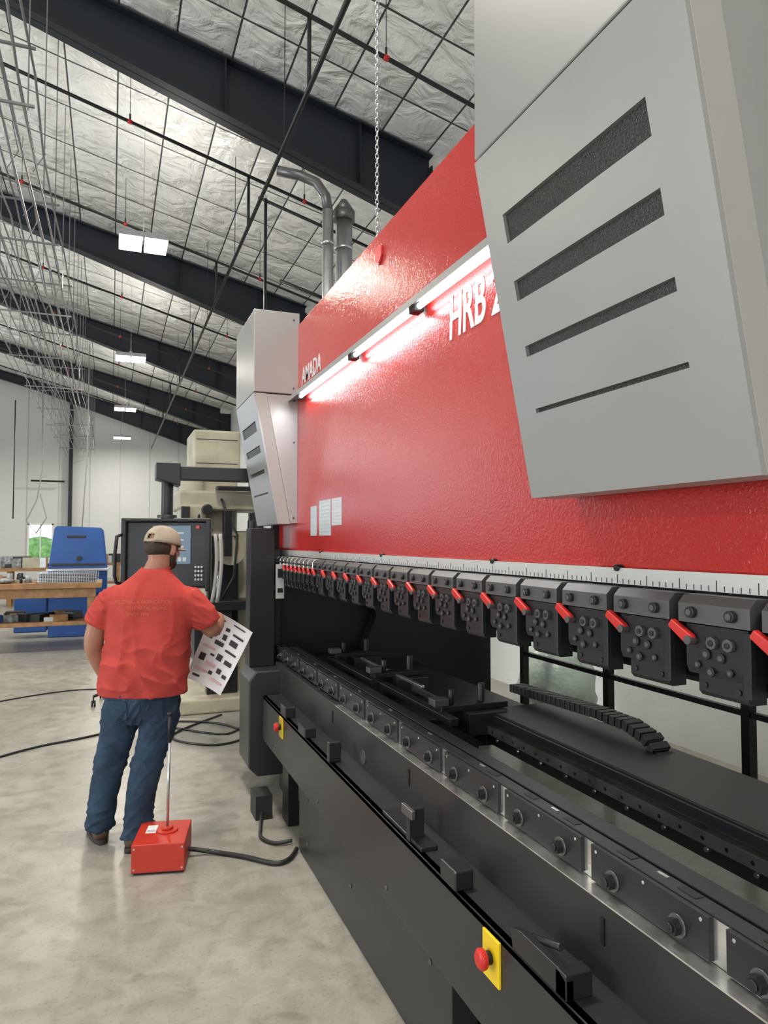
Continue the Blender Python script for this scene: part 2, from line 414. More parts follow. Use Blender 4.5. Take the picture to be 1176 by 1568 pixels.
b=P().m(M['dark2']); bo=P().m(M['gun'])
ye=.66
while ye<4.7:
    b.box(1.081,1.0935,ye-.0+.02,ye+.38,.843,.927)
    for q in (.10,.30):
        yb=ye+q
        bo.m(M['gun']).cyl((1.081,yb,.874),(1.076,yb,.874),.023,20)
        bo.m(M['dark2']).cyl((1.076,yb,.874),(1.060,yb,.874),.017,6)
        bo.cyl((1.060,yb,.874),(1.054,yb,.874),.010,10)
    for q in (.04,.2,.36): bo.m(M['steel']).cyl((1.081,ye+q,.915),(1.0795,ye+q,.915),.004,8)
    bo.m(M['steel']).box(1.118,1.126,ye+.17,ye+.20,.9301,.932)
    bo.m(M['blk']).box(1.108,1.130,ye+.08,ye+.13,.9301,.931).box(1.108,1.130,ye+.27,ye+.32,.9301,.931)
    ye+=.4
b.obj('die_clamp_plates',bevel=.002); bo.obj('die_clamp_bolts')
b=P().m(M['gun']).cyl((1.05,2.99,.70),(1.046,2.99,.70),.03,24)
b.m(M['blk'])
for yb in (1.35,2.47,3.45): b.box(1.046,1.051,yb,yb+.012,.74,.80)
b.obj('bed_plate_details')

b=P().m(M['dark2'])
for (yc,l,h) in ((1.90,.10,.055),(3.60,.14,.05),(4.02,.12,.06),(3.12,.03,.09)):
    b.box(.925,.985,yc-l/2,yc+l/2,.654,.654+h)
b.obj('ledge_blocks',bevel=.005)
b=P().m(M['dark2'])
for yc in (2.22,):
    b.box(.935,.99,yc-.015,yc+.015,.654,.76); b.m(M['gun']).box(.93,.945,yc-.045,yc+.045,.735,.765); b.m(M['dark2'])
    b.box(.94,1.0,yc-.1,yc+.25,.654,.668)
for yc in (1.42,.95):
    b.prism([(.93,yc-.09,.654),(.93,yc+.13,.654),(.93,yc+.14,.70),(.93,yc+.10,.712),(.93,yc-.06,.712),(.93,yc-.09,.70)],(.022,0,0))
    b.box(.93,1.0,yc-.09,yc-.05,.654,.71); b.cyl((.96,yc+.08,.70),(.96,yc-.03,.735),.009,10)
    b.box(.945,.985,yc-.05,yc+.12,.654,.69)
b.obj('ledge_brackets',bevel=.003)
for i,yc in enumerate((1.645,4.06)):
    b=P().m(M['yellow']).box(.922,.93,yc-.042,yc+.042,.525,.64)
    b.m(M['blk']).cyl((.922,yc,.585),(.905,yc,.585),.017,16)
    b.m(M['red2']).cyl((.905,yc,.585),(.893,yc,.585),.025,20,.027).cyl((.893,yc,.585),(.885,yc,.585),.027,20,.018)
    b.obj('emergency_stop_%s'%'ab'[i],bevel=.002)
b=P().m(M['gun'])
for yb in (1.2,2.4,3.3,4.3): b.cyl((.93,yb,.42),(.926,yb,.42),.008,10)
for (yb,zb2) in ((2.1,.1),(2.1,.32),(3.6,.1),(3.6,.32),(2.9,.2)): b.cyl((.963,yb,zb2),(.959,yb,zb2),.009,10)
b.obj('panel_screws')

b=P().m(M['dark'])
b.prism([(.85,4.66,.18),(.85,4.66,.74),(.90,4.66,.80),(1.15,4.66,.80),(1.15,4.66,.12),(.91,4.66,.12)],(0,.36,0))
b.obj('end_housing',bevel=.01)
b=P().m(M['blk']).box(.88,1.05,4.82,4.98,.80,1.735)
b.box(1.02,1.12,4.95,5.12,.80,1.60)
b.obj('end_column',bevel=.006)
b=P().m(M['scale']).box(1.045,1.10,4.76,4.77,1.26,1.49).m(M['blk']).box(1.055,1.09,4.752,4.76,1.30,1.33).box(1.055,1.09,4.752,4.76,1.40,1.46)
b.m(M['blk']).box(1.05,1.12,4.77,4.83,1.27,1.48)
b.obj('switch_plate')

# back gauge
b=P().m(M['blk'])
b.box(1.52,1.85,.6,2.75,.90,.925)
b.m(M['dark']).box(1.53,1.62,.6,2.75,.78,.90).m(M['blk'])
b.box(1.36,1.95,3.0,4.7,.80,.83)
b.box(1.50,1.64,2.7,4.75,.78,.84).box(1.80,1.9,.7,4.75,.70,.80)
b.box(1.30,1.38,.52,4.98,.55,.74)
b.obj('back_gauge_beam',bevel=.004)
b=P().m(M['steel']).box(1.485,1.53,.6,2.75,.842,.876).box(1.48,1.50,2.8,4.7,.87,.892).box(1.44,1.452,3.1,4.5,.835,.842)
b.m(M['dark2']).box(1.505,1.53,.6,2.75,.885,.918)
b.m(M['blk'])
y=.7
while y<2.7: b.cyl((1.484,y,.858),(1.49,y,.858),.006,8); y+=.08
b.m(M['steel'])
y=.72
while y<2.7: b.cyl((1.515,y,.815),(1.53,y,.815),.007,8); y+=.16
b.obj('back_gauge_rail')
b=P()
for yc in (2.75,3.55,4.25):
    b.m(M['blk']).box(1.30,1.62,yc-.03,yc+.05,.93,.955)
    b.m(M['dark2']).box(1.40,1.58,yc-.09,yc+.10,.84,.93)
    b.m(M['gun']).box(1.27,1.34,yc-.025,yc+.035,.955,.985)
    b.m(M['blk']).cyl((1.36,yc,.955),(1.36,yc,1.02),.013,12).cyl((1.52,yc+.03,.85),(1.52,yc+.03,1.03),.016,12)
b.m(M['steel']).box(1.42,1.44,3.2,4.1,.93,.945)
b.m(M['dark2']).box(1.28,1.32,2.6,3.4,.905,.935).box(1.27,1.31,3.5,4.3,.905,.93)
b.obj('back_gauge_fingers',bevel=.003)
b=P().m(M['rubber'])
pts=[(2.9,.965),(2.3,.985),(2.12,.98),(2.02,.955),(1.96,.91),(1.95,.85),(1.98,.80)]
L=[]
for i in range(len(pts)-1):
    a=Vector((1.78,pts[i][0],pts[i][1])); c=Vector((1.78,pts[i+1][0],pts[i+1][1])); nn=max(1,int((c-a).length/.032))
    for k in range(nn): L.append((a.lerp(c,k/nn),(c-a).normalized()))
for p,t in L:
    rot=Matrix(((1,0,0),t,Vector((1,0,0)).cross(t))).transposed()
    b.rbox(p,(.075,.027,.035),rot); b.rbox(p,(.06,.034,.022),rot)
b.obj('energy_chain',bevel=.002)

RF=empty('rear_guard_fence',(3.0,3,0))
b=P().m(M['blk'])
for y in (.9,1.75,2.72,3.80,4.8): b.box(2.98,3.03,y-.025,y+.025,0,1.9)
for z in (.28,.78,.90,1.85): b.box(2.99,3.02,.9,4.8,z-.015,z+.015)
b.obj('frame',RF)
b=MB().m(M['bag']); b.ell((3.5,5.1,.42),(.32,.32,.43),seg=40)
o=b.obj('plastic_bag'); displace(o,lambda c,n:.05*noise.noise(c*7)+.02*noise.noise(c*20))

# ------------------------------------------------------------ control pendant
CP=empty('control_pendant',(.42,5.45,0))
b=P().m(M['cabin'])
b.box(.34,1.05,5.42,5.54,2.10,2.20)
b.prism([(.30,5.38,2.22),(.47,5.38,2.22),(.47,5.38,2.05),(.30,5.38,2.10)],(0,.2,0))
b.cyl((.385,5.48,1.82),(.385,5.48,2.1),.042,24).cyl((.385,5.48,1.80),(.385,5.48,1.84),.07,24)
b.obj('swing_arm',CP,bevel=.006)
rz=R(-16)
rotz=Matrix.Rotation(rz,3,'Z')
c0=Vector((.40,5.48,0))
def rb(b,x0,x1,y0,y1,z0,z1):
    c=c0+rotz@Vector(((x0+x1)/2,(y0+y1)/2,0)); c.z=(z0+z1)/2
    b.rbox(c,(x1-x0,y1-y0,z1-z0),rotz)
b=P().m(M['cabin']); rb(b,-.30,.30,-.06,.08,1.30,1.80); b.obj('cabinet',CP,bevel=.02)
b=P().m(M['blk']); rb(b,-.32,-.28,-.10,-.05,1.28,1.80); rb(b,.28,.32,-.10,-.05,1.28,1.80); rb(b,-.32,.32,-.10,-.05,1.785,1.815); b.obj('bezel',CP,bevel=.01)
b=P().m(M['screen']); rb(b,-.10,.17,-.072,-.06,1.48,1.76)
b.m(M['whiteg'])
for i in range(4):
    for j in range(3): rb(b,.20+j*.022,.212+j*.022,-.068,-.06,1.36+i*.03,1.375+i*.03)
b.m(M['red2']); rb(b,.21,.235,-.08,-.06,1.74,1.76)
b.m(M['label'])
for j in range(4): rb(b,.01+j*.035,.035+j*.035,-.0735,-.072,1.50,1.53)
for j in range(3): rb(b,.02,.12,-.0735,-.072,1.60+j*.05,1.612+j*.05)
b.obj('screen_and_keys',CP)
b=P().m(M['hose'])
for k in (.0,.035): b.tube([c0+rotz@Vector((.33+k,-.08,z)) + Vector((0.03*math.sin((z-1.2)*5),0,0)) for z in [1.2+i*.05 for i in range(11)]],[.014]*11)
b.m(M['blk']).tube([c0+rotz@Vector(p) for p in ((-.30,-.08,1.70),(-.34,-.12,1.68),(-.35,-.13,1.55),(-.35,-.13,1.40),(-.34,-.12,1.35),(-.30,-.08,1.33))],[.013]*6)
b.obj('hoses_and_grab_handle',CP)

# ------------------------------------------------------------ milling machine
MM=empty('milling_machine',(1.05,7.5,0))
b=P().m(M['cream'])
b.box(.90,1.40,7.3,7.95,.12,1.75)
b.box(.55,1.50,7.0,8.1,0,.14)
b.box(.75,1.22,7.25,7.9,2.34,2.76)
b.box(.60,1.45,7.1,7.8,1.95,2.14)
b.box(.85,1.20,7.3,7.8,1.70,2.36)
b.box(.62,.86,7.05,7.5,1.50,2.0)
b.obj('column_and_head',MM,bevel=.025,bseg=3)
b=P().m(M['cream'])
b.cyl((.74,7.25,2.0),(.74,7.25,2.28),.13,28,.11).cyl((.74,7.25,1.45),(.74,7.25,1.62),.10,24)
b.cyl((1.1,7.05,1.55),(1.1,7.3,1.55),.14,28)
b.m(M['gun']).box(.78,1.19,7.245,7.25,2.66,2.67).box(.78,1.19,7.245,7.25,2.42,2.43)
b.obj('motor_housing',MM,bevel=.01)
b=P().m(M['dark2'])
b.cyl((.74,7.25,1.22),(.74,7.25,1.5),.045,20,.06).cyl((.74,7.25,1.12),(.74,7.25,1.22),.02,12)
b.box(.45,1.55,6.95,7.3,.98,1.07).box(.75,1.1,6.98,7.35,.5,.98).box(.9,1.2,7.2,7.32,.14,1.7)
b.cyl((1.3,7.0,1.62),(1.3,7.0,1.85),.05,16)
for z in (1.35,1.75,1.95): b.cyl((.86,7.05,z),(.86,6.95,z),.05,18)
b.box(.95,1.35,6.96,7.1,2.14,2.18).box(.62,.70,6.98,7.06,1.6,1.98).box(1.02,1.10,6.98,7.1,1.5,1.95)
b.obj('spindle_table_knee',MM,bevel=.008)
b=P().m(M['galv'])
b.tube([(.62+.10*math.cos(t),7.0,1.7+.10*math.sin(t)) for t in [i*math.pi/8 for i in range(17)]],[.008]*17)
for a in (0,2.1,4.2): b.cyl((.62,7.0,1.7),(.62+.1*math.cos(a),7.0,1.7+.1*math.sin(a)),.006,8)
b.cyl((.42,6.98,1.02),(.36,6.98,1.02),.08,20).cyl((.98,7.1,1.1),(.98,7.1,1.35),.015,10)
b.m(M['steel']).box(1.25,1.42,6.99,7.0,1.25,1.6)
b.obj('handwheels',MM)
b=P().m(M['rubber'])
p=[(1.0,7.2,2.12),(1.02,7.02,2.0),(1.15,6.98,1.7),(1.12,7.0,1.3),(1.0,7.05,1.05)]; b.tube(p,[.012]*5)
p=[(.8,7.1,1.95),(.78,6.98,1.8),(.84,6.96,1.5),(.8,7.0,1.3)]; b.tube(p,[.012]*4)
b.obj('cables',MM)

# ------------------------------------------------------------ workbench area
WB=empty('workbench',(-1.6,12,0))
b=P().m(M['wood'])
b.box(-3.6,-.12,11.6,12.6,.94,1.02).box(-3.5,-.2,11.7,12.5,.38,.44)
for x in (-3.4,-1.9,-.32):
    for y in (11.68,12.44): b.box(x,x+.1,y,y+.09,.12,.94)
b.box(-3.5,-.2,11.66,11.70,.80,.94)
b.obj('bench_frame',WB,bevel=.006)
b=P().m(M['rubber'])
for x in (-3.35,-1.85,-.27):
    for y in (11.72,12.48):
        b.cyl((x-.02,y,.06),(x+.03,y,.06),.06,16); b.box(x-.03,x+.04,y-.02,y+.02,.06,.13)
b.obj('casters',WB)
b=P()
random.seed(3)
for i in range(46):
    x=random.uniform(-2.1,-1.12); y=random.uniform(11.75,12.4); s=random.uniform(.04,.10)
    b.m(random.choice([M['cloth'],M['dark2'],M['wood'],M['galv'],M['cloth'],M['dark2'],M['cream']]))
    if i%3==0: b.cyl((x,y,1.02),(x,y,1.02+s*1.6),s*.5,14)
    elif i%3==1: b.rbox(Vector((x,y,1.022+s*.4)),(s*2.4,s*1.6,s*.8),Matrix.Rotation(random.random()*3,3,'Z'))
    else: b.ell((x,y,1.025+s*.45),(s*1.3,s,s*.45),seg=12)
for i in range(22):
    x=random.uniform(-2.0,-.5); y=random.uniform(11.8,12.3); s=random.uniform(.05,.11)
    b.m(random.choice([M['dark2'],M['cabin'],M['wood'],M['galv'],M['blue'],M['cloth']]))
    b.rbox(Vector((x,y,.442+s*.6)),(s*2.6,s*2,s*1.2),Matrix.Rotation(random.random()*3,3,'Z'))
b.obj('tools_and_parts_on_bench',WB)
b=MB().m(M['galv'])
for i in range(26):
    x=-1.0+i*.033
    b.box(x,x+.006,11.68,11.686,1.025,1.18); b.box(x,x+.006,12.1,12.106,1.025,1.18)
for i in range(8):
    z=1.025+i*.022; b.box(-1.0,-.2,11.68,11.688,z,z+.005); b.box(-1.0,-.995,11.68,12.1,z,z+.005); b.box(-.2,-.195,11.68,12.1,z,z+.005)
b.m(M['dark2']).box(-.98,-.22,11.70,12.08,1.03,1.15)
b.obj('wire_basket')
BM=empty('metal_shear',(-.5,13.6,0))
b=P().m(M['blue'])
b.prism([(-.98,13.3,.75),(-.98,13.3,1.20),(-.90,13.3,1.86),(-.86,13.3,1.90),(-.16,13.3,1.88),(-.12,13.3,1.83),(-.05,13.3,1.20),(-.05,13.3,.75)],(0,.7,0))
b.box(-1.5,-1.0,13.4,14,.1,.85).box(-.98,-.05,13.4,13.9,0,.75)
b.obj('body',BM,bevel=.02,bseg=3)
b=P().m(M['dark2']).box(-.95,-.08,13.27,13.31,1.22,1.26).cyl((-.5,13.24,1.35),(-.5,13.3,1.35),.04,16)
b.m(M['galv']).box(-1.0,-.03,13.1,13.32,1.14,1.18).m(M['cabin']).box(-.7,-.4,13.285,13.3,1.7,1.74)
b.obj('blade_and_table',BM,bevel=.005)
def sbench(x0,x1,y0,nm,n):
    b=MB().m(M['wood']).box(x0,x1,y0,y0+.8,.88,.96).box(x0+.1,x1-.1,y0+.1,y0+.7,.3,.36)
    for i in range(4):
        x=x0+.05+(x1-x0-.2)*i/3; b.box(x,x+.1,y0+.05,y0+.15,0,.88).box(x,x+.1,y0+.6,y0+.7,0,.88)
    for i in range(n):
        x=random.uniform(x0+.1,x1-.4); s=random.uniform(.08,.3); b.m(random.choice([M['dark2'],M['cloth'],M['wood'],M['cabin'],M['cream'],M['galv']])); yy=random.uniform(y0+.1,y0+.5); b.box(x,x+s*1.5,yy,yy+.2,.96,.96+s)
    b.obj(nm)
sbench(-4.6,-1.2,20,'storage_bench',34)
sbench(-.9,2.4,24,'storage_bench.001',20)

SB=empty('work_stool',(.16,7.86,0))
b=P().m(M['rubber'])
for k in range(5):
    a=R(205)+k*2*math.pi/5; e=Vector((.16+.33*math.cos(a),7.86+.33*math.sin(a),.10))
    b.cyl((.16,7.86,.16),e,.022,12,.014); b.cyl(e+Vector((-.02,0,-.07)),e+Vector((-.002,0,-.07)),.03,14); b.cyl(e+Vector((.004,0,-.07)),e+Vector((.022,0,-.07)),.03,14); b.cyl(e+Vector((0,0,-.07)),e,.008,8)
b.cyl((.16,7.86,.14),(.16,7.86,.5),.025,14).cyl((.16,7.86,.5),(.16,7.86,.57),.19,28,.2)
b.obj('stool_parts',SB,bevel=.004)

# ------------------------------------------------------------ overhead services
b=MB()
b.m(M['pipe']).tube([(1.64,2,5.8),(1.64,33.5,5.8)],[.024]*2,seg=10)
f=lambda x: 6.95-.28*x
for y in (3.1,6.2,9.3,12.4,16.2,19.4,22.6,25.8,29):
    b.m(M['pipe']).tube([(-6.5,y,f(-6.5)),(3.9,y,f(3.9))],[.022]*2,seg=10)
    b.tube([(1.64,y,5.8),(1.64,y,f(1.64))],[.02]*2,seg=8)
    for x in (-4.3,-1.4,.15,2.4):
        d_=Vector((1,0,-.28)).normalized(); pz=Vector((x,y,f(x)))
        b.m(M['red2']).cyl(pz-d_*.025,pz+d_*.025,.029,12); b.m(M['pipe']).cyl(pz,pz+Vector((0,0,.10)),.012,8)
        b.cyl(pz,(x,y,zc(x)-.02),.004,6)
for k in range(9):
    y=4+3.2*k; b.m(M['pipe']).tube([(1.64,y,5.8),(1.64,y,zc(1.64)-.02)],[.005]*2,seg=6)
for s in ([(1.9,9.45,3.0),(1.9,9.45,6.3)],[(1.8,9.45,6.3),(4.1,9.45,5.65)],[(2.1,9.45,5.2),(3.2,9.45,4.9)]): b.tube(s,[.022]*2,seg=10)
b.obj('sprinkler_pipes')
b=MB(); random.seed(5)
for i in range(16):
    x=-1.85+i*.076; z=5.3+(i%6)*.17
    wob=random.uniform(.01,.04)
    b.m(M['cond']).tube([(x+random.uniform(-wob,wob),5.5+1.4*k,z+random.uniform(-wob,wob)) for k in range(21)],[.011]*21,seg=6)
for k in range(18):
    y=6.5+1.5*k
    for x in (-1.9,-.7):
        b.m(M['cond']).cyl((x,y,5.25),(x,y,zc(x)-.02),.006,6)
    if k%2==0:
        b.m(M['cond']).box(-1.95,-.65,y-.012,y+.012,5.28,5.30).box(-1.95,-.65,y-.012,y+.012,5.78,5.80)
    for q in range(2):
        x=random.uniform(-1.9,-.7); h=random.uniform(.3,.9); b.tube([(x,y+.3,6.1),(x+.06,y+.35,6.1-h*.6),(x-.06,y+.4,6.1-h)],[.006]*3,seg=6)
b.obj('conduit_rack')
b=MB().m(M['galv'])
z=2.6; k=0
while z<6.9:
    c=Vector((1.57,4.22,z)); ax=Vector((1,0,0)) if k%2 else Vector((0,1,0))
    b.tube([c+ax*.010*math.cos(t)+Vector((0,0,.019*math.sin(t))) for t in [i*math.pi/4 for i in range(9)]],[.0038]*9,seg=5,ref=(.3,.5,.8))
    z+=.030; k+=1
b.obj('hoist_chain')
b=MB().m(M['galv'])
b.cyl((1.98,6.73,2.5),(1.98,6.73,4.95),.055,24).cyl((2.17,6.80,2.5),(2.17,6.80,4.9),.085,24)
for z in (3.2,3.9,4.6): b.cyl((1.98,6.73,z),(1.98,6.73,z+.03),.062,24).cyl((2.17,6.80,z),(2.17,6.80,z+.03),.092,24)
p=[(1.98,6.73,4.95),(1.96,6.75,5.1),(1.88,6.8,5.25),(1.72,6.85,5.32),(1.5,6.9,5.35)]
b.m(M['gun']).tube(p,[.05,.052,.05,.05,.05],seg=16)
b.m(M['gun']).cyl((2.17,6.8,4.9),(2.17,6.8,5.0),.11,24).cyl((2.17,6.8,5.0),(2.17,6.8,5.12),.11,24,.03)
b.m(M['gun']).box(1.75,2.0,5.6,5.9,2.9,3.5).m(M['galv']).cyl((1.85,5.75,3.5),(1.85,5.75,3.75),.05,16)
b.obj('exhaust_ducts')
b=MB().m(M['hose'])
b.tube([(-2.2,26,7.5),(-2.15,26,4),(-2.3,26,3.0),(-2.6,26,2.3),(-2.3,26,1.9),(-2.0,26,2.4),(-2.2,26,3.2)],[.02]*7,seg=8)
b.tube([(-.6,20,6.8),(-.6,20,4),(-.7,20,2.0)],[.012]*3,seg=6)
b.m(M['pipe']).tube([(-2.3,20,5.2),(-2.3,20,2.2)],[.014]*2,seg=6).tube([(-3.2,33.5,4.2),(-1.9,33.5,4.2)],[.04]*2,seg=6)
b.obj('hanging_cords')

def area(name,loc,rot,sx,sy,p,col=(1,1,1)):
    l=bpy.data.lights.new(name,'AREA'); l.shape='RECTANGLE'; l.size=sx; l.size_y=sy; l.energy=p; l.color=col
    o=bpy.data.objects.new(name,l); scene.collection.objects.link(o); o.location=loc; o.rotation_euler=rot; return o
for k,(x,y) in enumerate([(.37,10.5),(.37,17.3),(.37,24.1),(.37,30.9),(.37,3.7),(.37,-3.1),(-8,3.7),(-8,12),(-8,21),(-8,30),(-8,-4)]):
    e=empty('high_bay_light' if k==0 else 'high_bay_light.%03d'%k,(x,y,5.9))
    b=P().m(M['lamp'])
    for q in (-.17,.17): b.box(x+q-.15,x+q+.15,y-.25,y+.25,5.83,5.85)
    b.m(M['whiteg'])
    for q in (-.17,.17): b.box(x+q-.155,x+q+.155,y-.26,y+.26,5.851,5.93)
    b.box(x-.03,x+.03,y-.04,y+.04,5.93,6.02)
    b.m(M['galv']).cyl((x,y,6.0),(x,y,zc(x)-.02),.003,6)
    b.obj('fixture',e)
    a=area('lamp_glow',(x,y,5.80),(0,0,0),.66,.5,158,(1,.93,.82)); a.parent=e; a.matrix_parent_inverse=Matrix.Translation((-x,-y,-5.9))
    a=area('ceiling_fill_light',(x,y,6.04),(R(180),0,0),.66,.5,26,(1,.95,.87)); a.parent=e; a.matrix_parent_inverse=Matrix.Translation((-x,-y,-5.9))  # added lamp aimed up to brighten the ceiling, not part of the fixture

area('daylight_far_door',((DX0+DX1)/2,33.9,DZ/2),(R(94),0,0),DX1-DX0-.1,DZ-.1,6000,(.84,.92,1))
area('daylight_left_door',(XL+.1,5.5,2.3),(R(98),0,R(-90)),7,4.4,1300,(.90,.95,1))
area('near_wall_fill_light',(-5.5,YN+.1,2.4),(R(90),0,R(180)),7,4.4,700,(.92,.96,1))  # added fill lamp at the closed near wall, no door there
for (ya,yb) in ((1.5,2.52),(2.58,3.30),(3.36,4.38)):
    a=area('work_light_glow',(1.105,(ya+yb)/2,2.545),(0,R(18),0),.03,yb-ya,2.6,(.9,.96,1)); a.parent=PB; a.matrix_parent_inverse=Matrix.Translation(-Vector(PB.location))

w=bpy.data.worlds.new('world'); scene.world=w; w.use_nodes=True
nt=w.node_tree; bg=nt.nodes['Background']; bg.inputs[0].default_value=(.8,.9,1,1); bg.inputs[1].default_value=1.6

# ------------------------------------------------------------ foot pedal console, cables
FP=empty('foot_pedal_box',(.24,3.75,0),R(-12.2))
def L2(o,par):
    o.parent=par; return o
b=MB().m(M['redbox'])
b.prism([(-.128,0,.012),(.128,0,.012),(.128,0,.150),(-.128,0,.150)],(0,.30,0))
b.m(M['blk']).box(-.12,.12,.01,.29,0,.013)
b.m(M['redbox']).cyl((.02,.17,.15),(.02,.17,.158),.055,28).cyl((.02,.17,.158),(.02,.17,.172),.03,24)
L2(b.obj('housing',bevel=.004),FP)
b=MB().m(M['white']).box(-.085,-.035,.14,.24,.1502,.1512).m(M['whiteg']).box(-.08,-.04,.15,.18,.1513,.1517).m(M['galv'])
for x in (-.115,.115): b.cyl((x,0,.03),(x,-.003,.03),.005,8).cyl((x,0,.13),(x,-.003,.13),.005,8)
L2(b.obj('decals'),FP)
b=MB().m(M['galv']).cyl((.02,.17,.15),(.026,.17,.60),.007,14).m(M['rubber']).cyl((.026,.17,.60),(.026,.17,.74),.009,14,.010).cyl((.026,.17,.74),(.026,.17,.755),.014,14)
L2(b.obj('carry_handle_pole'),FP)
def smooth_path(pts,n=8):
    out=[]; P_=[Vector(p) for p in pts]
    for i in range(len(P_)-1):
        p0=P_[max(i-1,0)];p1=P_[i];p2=P_[i+1];p3=P_[min(i+2,len(P_)-1)]
        for k in range(n):
            t=k/n; out.append(.5*((2*p1)+(-p0+p2)*t+(2*p0-5*p1+4*p2-p3)*t*t+(-p0+3*p1-3*p2+p3)*t**3))
    out.append(P_[-1]); return out
FPI=(Matrix.Translation(FP.location)@Matrix.Rotation(R(-12.2),4,'Z')).inverted()
b=MB().m(M['rubber'])
p=smooth_path([(.375,3.90,.05),(.45,3.90,.03),(.56,3.86,.013),(.68,3.76,.013),(.80,3.64,.013),(.88,3.66,.013),(.945,3.76,.015)]); b.tube(p,[.012]*len(p),seg=10,ref=(0,0,1))
o=b.obj('cable',FP); o.matrix_parent_inverse=FPI
b=MB().m(M['rubber'])
p=smooth_path([(.86,4.26,.05),(.82,4.1,.02),(.80,3.98,.013),(.85,3.88,.013),(.945,3.86,.02)]); b.tube(p,[.010]*len(p),seg=10,ref=(0,0,1))
b.box(.82,.92,4.25,4.42,0,.14)
b.obj('junction_box')
b=MB().m(M['rubber'])
p=smooth_path([(-2.2,5.2,.009),(-1.3,5.7,.009),(-.6,6.3,.009),(-.2,6.5,.009),(.4,6.8,.009),(.9,6.6,.009),(1.1,6.1,.009),(.8,5.9,.009),(.5,6.3,.009),(1.0,6.9,.009)]); b.tube(p,[.009]*len(p),seg=8,ref=(0,0,1))
p=smooth_path([(.3,6.9,.009),(.6,6.5,.009),(.95,6.2,.009),(1.2,6.6,.009)]); b.tube(p,[.009]*len(p),seg=8,ref=(0,0,1))
p=smooth_path([(-3,7.2,.008),(-1.8,7.6,.008),(-1.0,8.3,.008),(-.3,8.6,.008),(.4,8.3,.008)]); b.tube(p,[.007]*len(p),seg=8,ref=(0,0,1))
b.obj('floor_cables')

# ------------------------------------------------------------ man
skin=mat('skin',(0.36,0.17,0.11),0.5,bump=.1,bscale=120,bdist=.002,var=.1,vscale=12)
shirtm=mat('red_cotton',(0.42,0.055,0.045),0.9,bump=.35,bscale=16,bdist=.012,var=.12,vscale=5,spec=.2)
denim=mat('denim',(0.028,0.050,0.084),0.85,bump=.3,bscale=30,bdist=.006,var=.45,vscale=6,spec=.2)
leather=mat('boot_leather',(0.07,0.038,0.022),0.65,bump=.3,bscale=40,bdist=.003,var=.35,vscale=15)
solem=mat('boot_sole',(0.025,0.02,0.017),0.7)
hairm=mat('brown_hair',(0.03,0.018,0.010),0.7,bump=.8,bscale=120,bdist=.004,var=.3,vscale=60)
capm=mat('khaki_cap',(0.32,0.275,0.21),0.85,bump=.2,bscale=60,bdist=.003,var=.15,vscale=20)
paper=mat('paper',(0.78,0.76,0.76),0.6); ink=mat('ink',(0.03,0.03,0.035),0.6); pink=mat('pink_ink',(.7,.42,.45),.6)
MAN=empty('man_in_red_shirt',(.106,4.19,0),R(-20.98))
def ml(o): o.parent=MAN; return o

HC=Vector((.168,.03,1.610)); HR=Matrix.Rotation(R(-24),3,'Z')@Matrix.Rotation(R(-10),3,'X')
def H(p): return HC+HR@Vector(p)
b=MB().m(skin)
b.ell(H((0,-.012,.025)),(.076,.096,.092),HR); b.ell(H((0,.035,-.045)),(.060,.060,.070),HR); b.ell(H((0,.062,-.085)),(.034,.030,.026),HR)
b.ell(H((0,.088,-.02)),(.013,.022,.020),HR,12); b.tube([H((0,.082,.02)),H((0,.104,-.018))],[.008,.013],seg=10)
b.ell(H((0,.082,.03)),(.05,.014,.012),HR,12)
b.ell(H((0,.086,-.058)),(.024,.012,.006),HR,12); b.ell(H((0,.084,-.070)),(.020,.012,.007),HR,12)
for sx in (-1,1):
    b.ell(H((sx*.078,-.008,-.012)),(.011,.020,.034),HR@Matrix.Rotation(R(sx*-22),3,'Z'),12)
    b.ell(H((sx*.042,.065,-.02)),(.022,.018,.018),HR,12)
b.tube([(.130,-.005,1.44),(.140,.0,1.49),(.156,.005,1.54),H((0,-.022,-.03))],[(.09,.075),(.064,.064),(.060,.062),(.064,.068)],seg=20)
b.hloft([(.075,.01,.80,.18,.12),(.085,.02,1.02,.19,.13),(.11,.0,1.26,.18,.11),(.12,-.01,1.36,.17,.09),(.13,-.01,1.44,.09,.07)])
b.tube([(-.02,0,.86),(-.06,.01,.68),(-.105,.03,.43),(-.165,.05,.08)],[.09,.09,.06,.045],seg=16)
b.tube([(.17,0,.86),(.165,0,.68),(.10,-.02,.43),(.06,-.04,.08)],[.09,.09,.06,.045],seg=16)
La=[(-.075,-.005,1.335),(-.160,-.005,1.225),(-.198,.0,1.10),(-.200,.035,1.03),(-.185,.085,.94),(-.165,.125,.86)]
b.tube(smooth_path(La,4),[(.054 if i<8 else .052-(.0018*(i-12) if i>12 else 0)) for i in range(21)],seg=18)
b.ell((-.200,.015,1.075),(.048,.05,.06)); 
Ra=[(.315,-.005,1.335),(.39,.03,1.25),(.42,.09,1.165),(.425,.17,1.155),(.42,.26,1.175),(.405,.325,1.195)]
b.tube(smooth_path(Ra,4),[(.054 if i<8 else .054-(.0019*(i-10) if i>10 else 0)) for i in range(21)],seg=18,ref=(1,0,0))
b.ell((.422,.085,1.16),(.05,.054,.05))
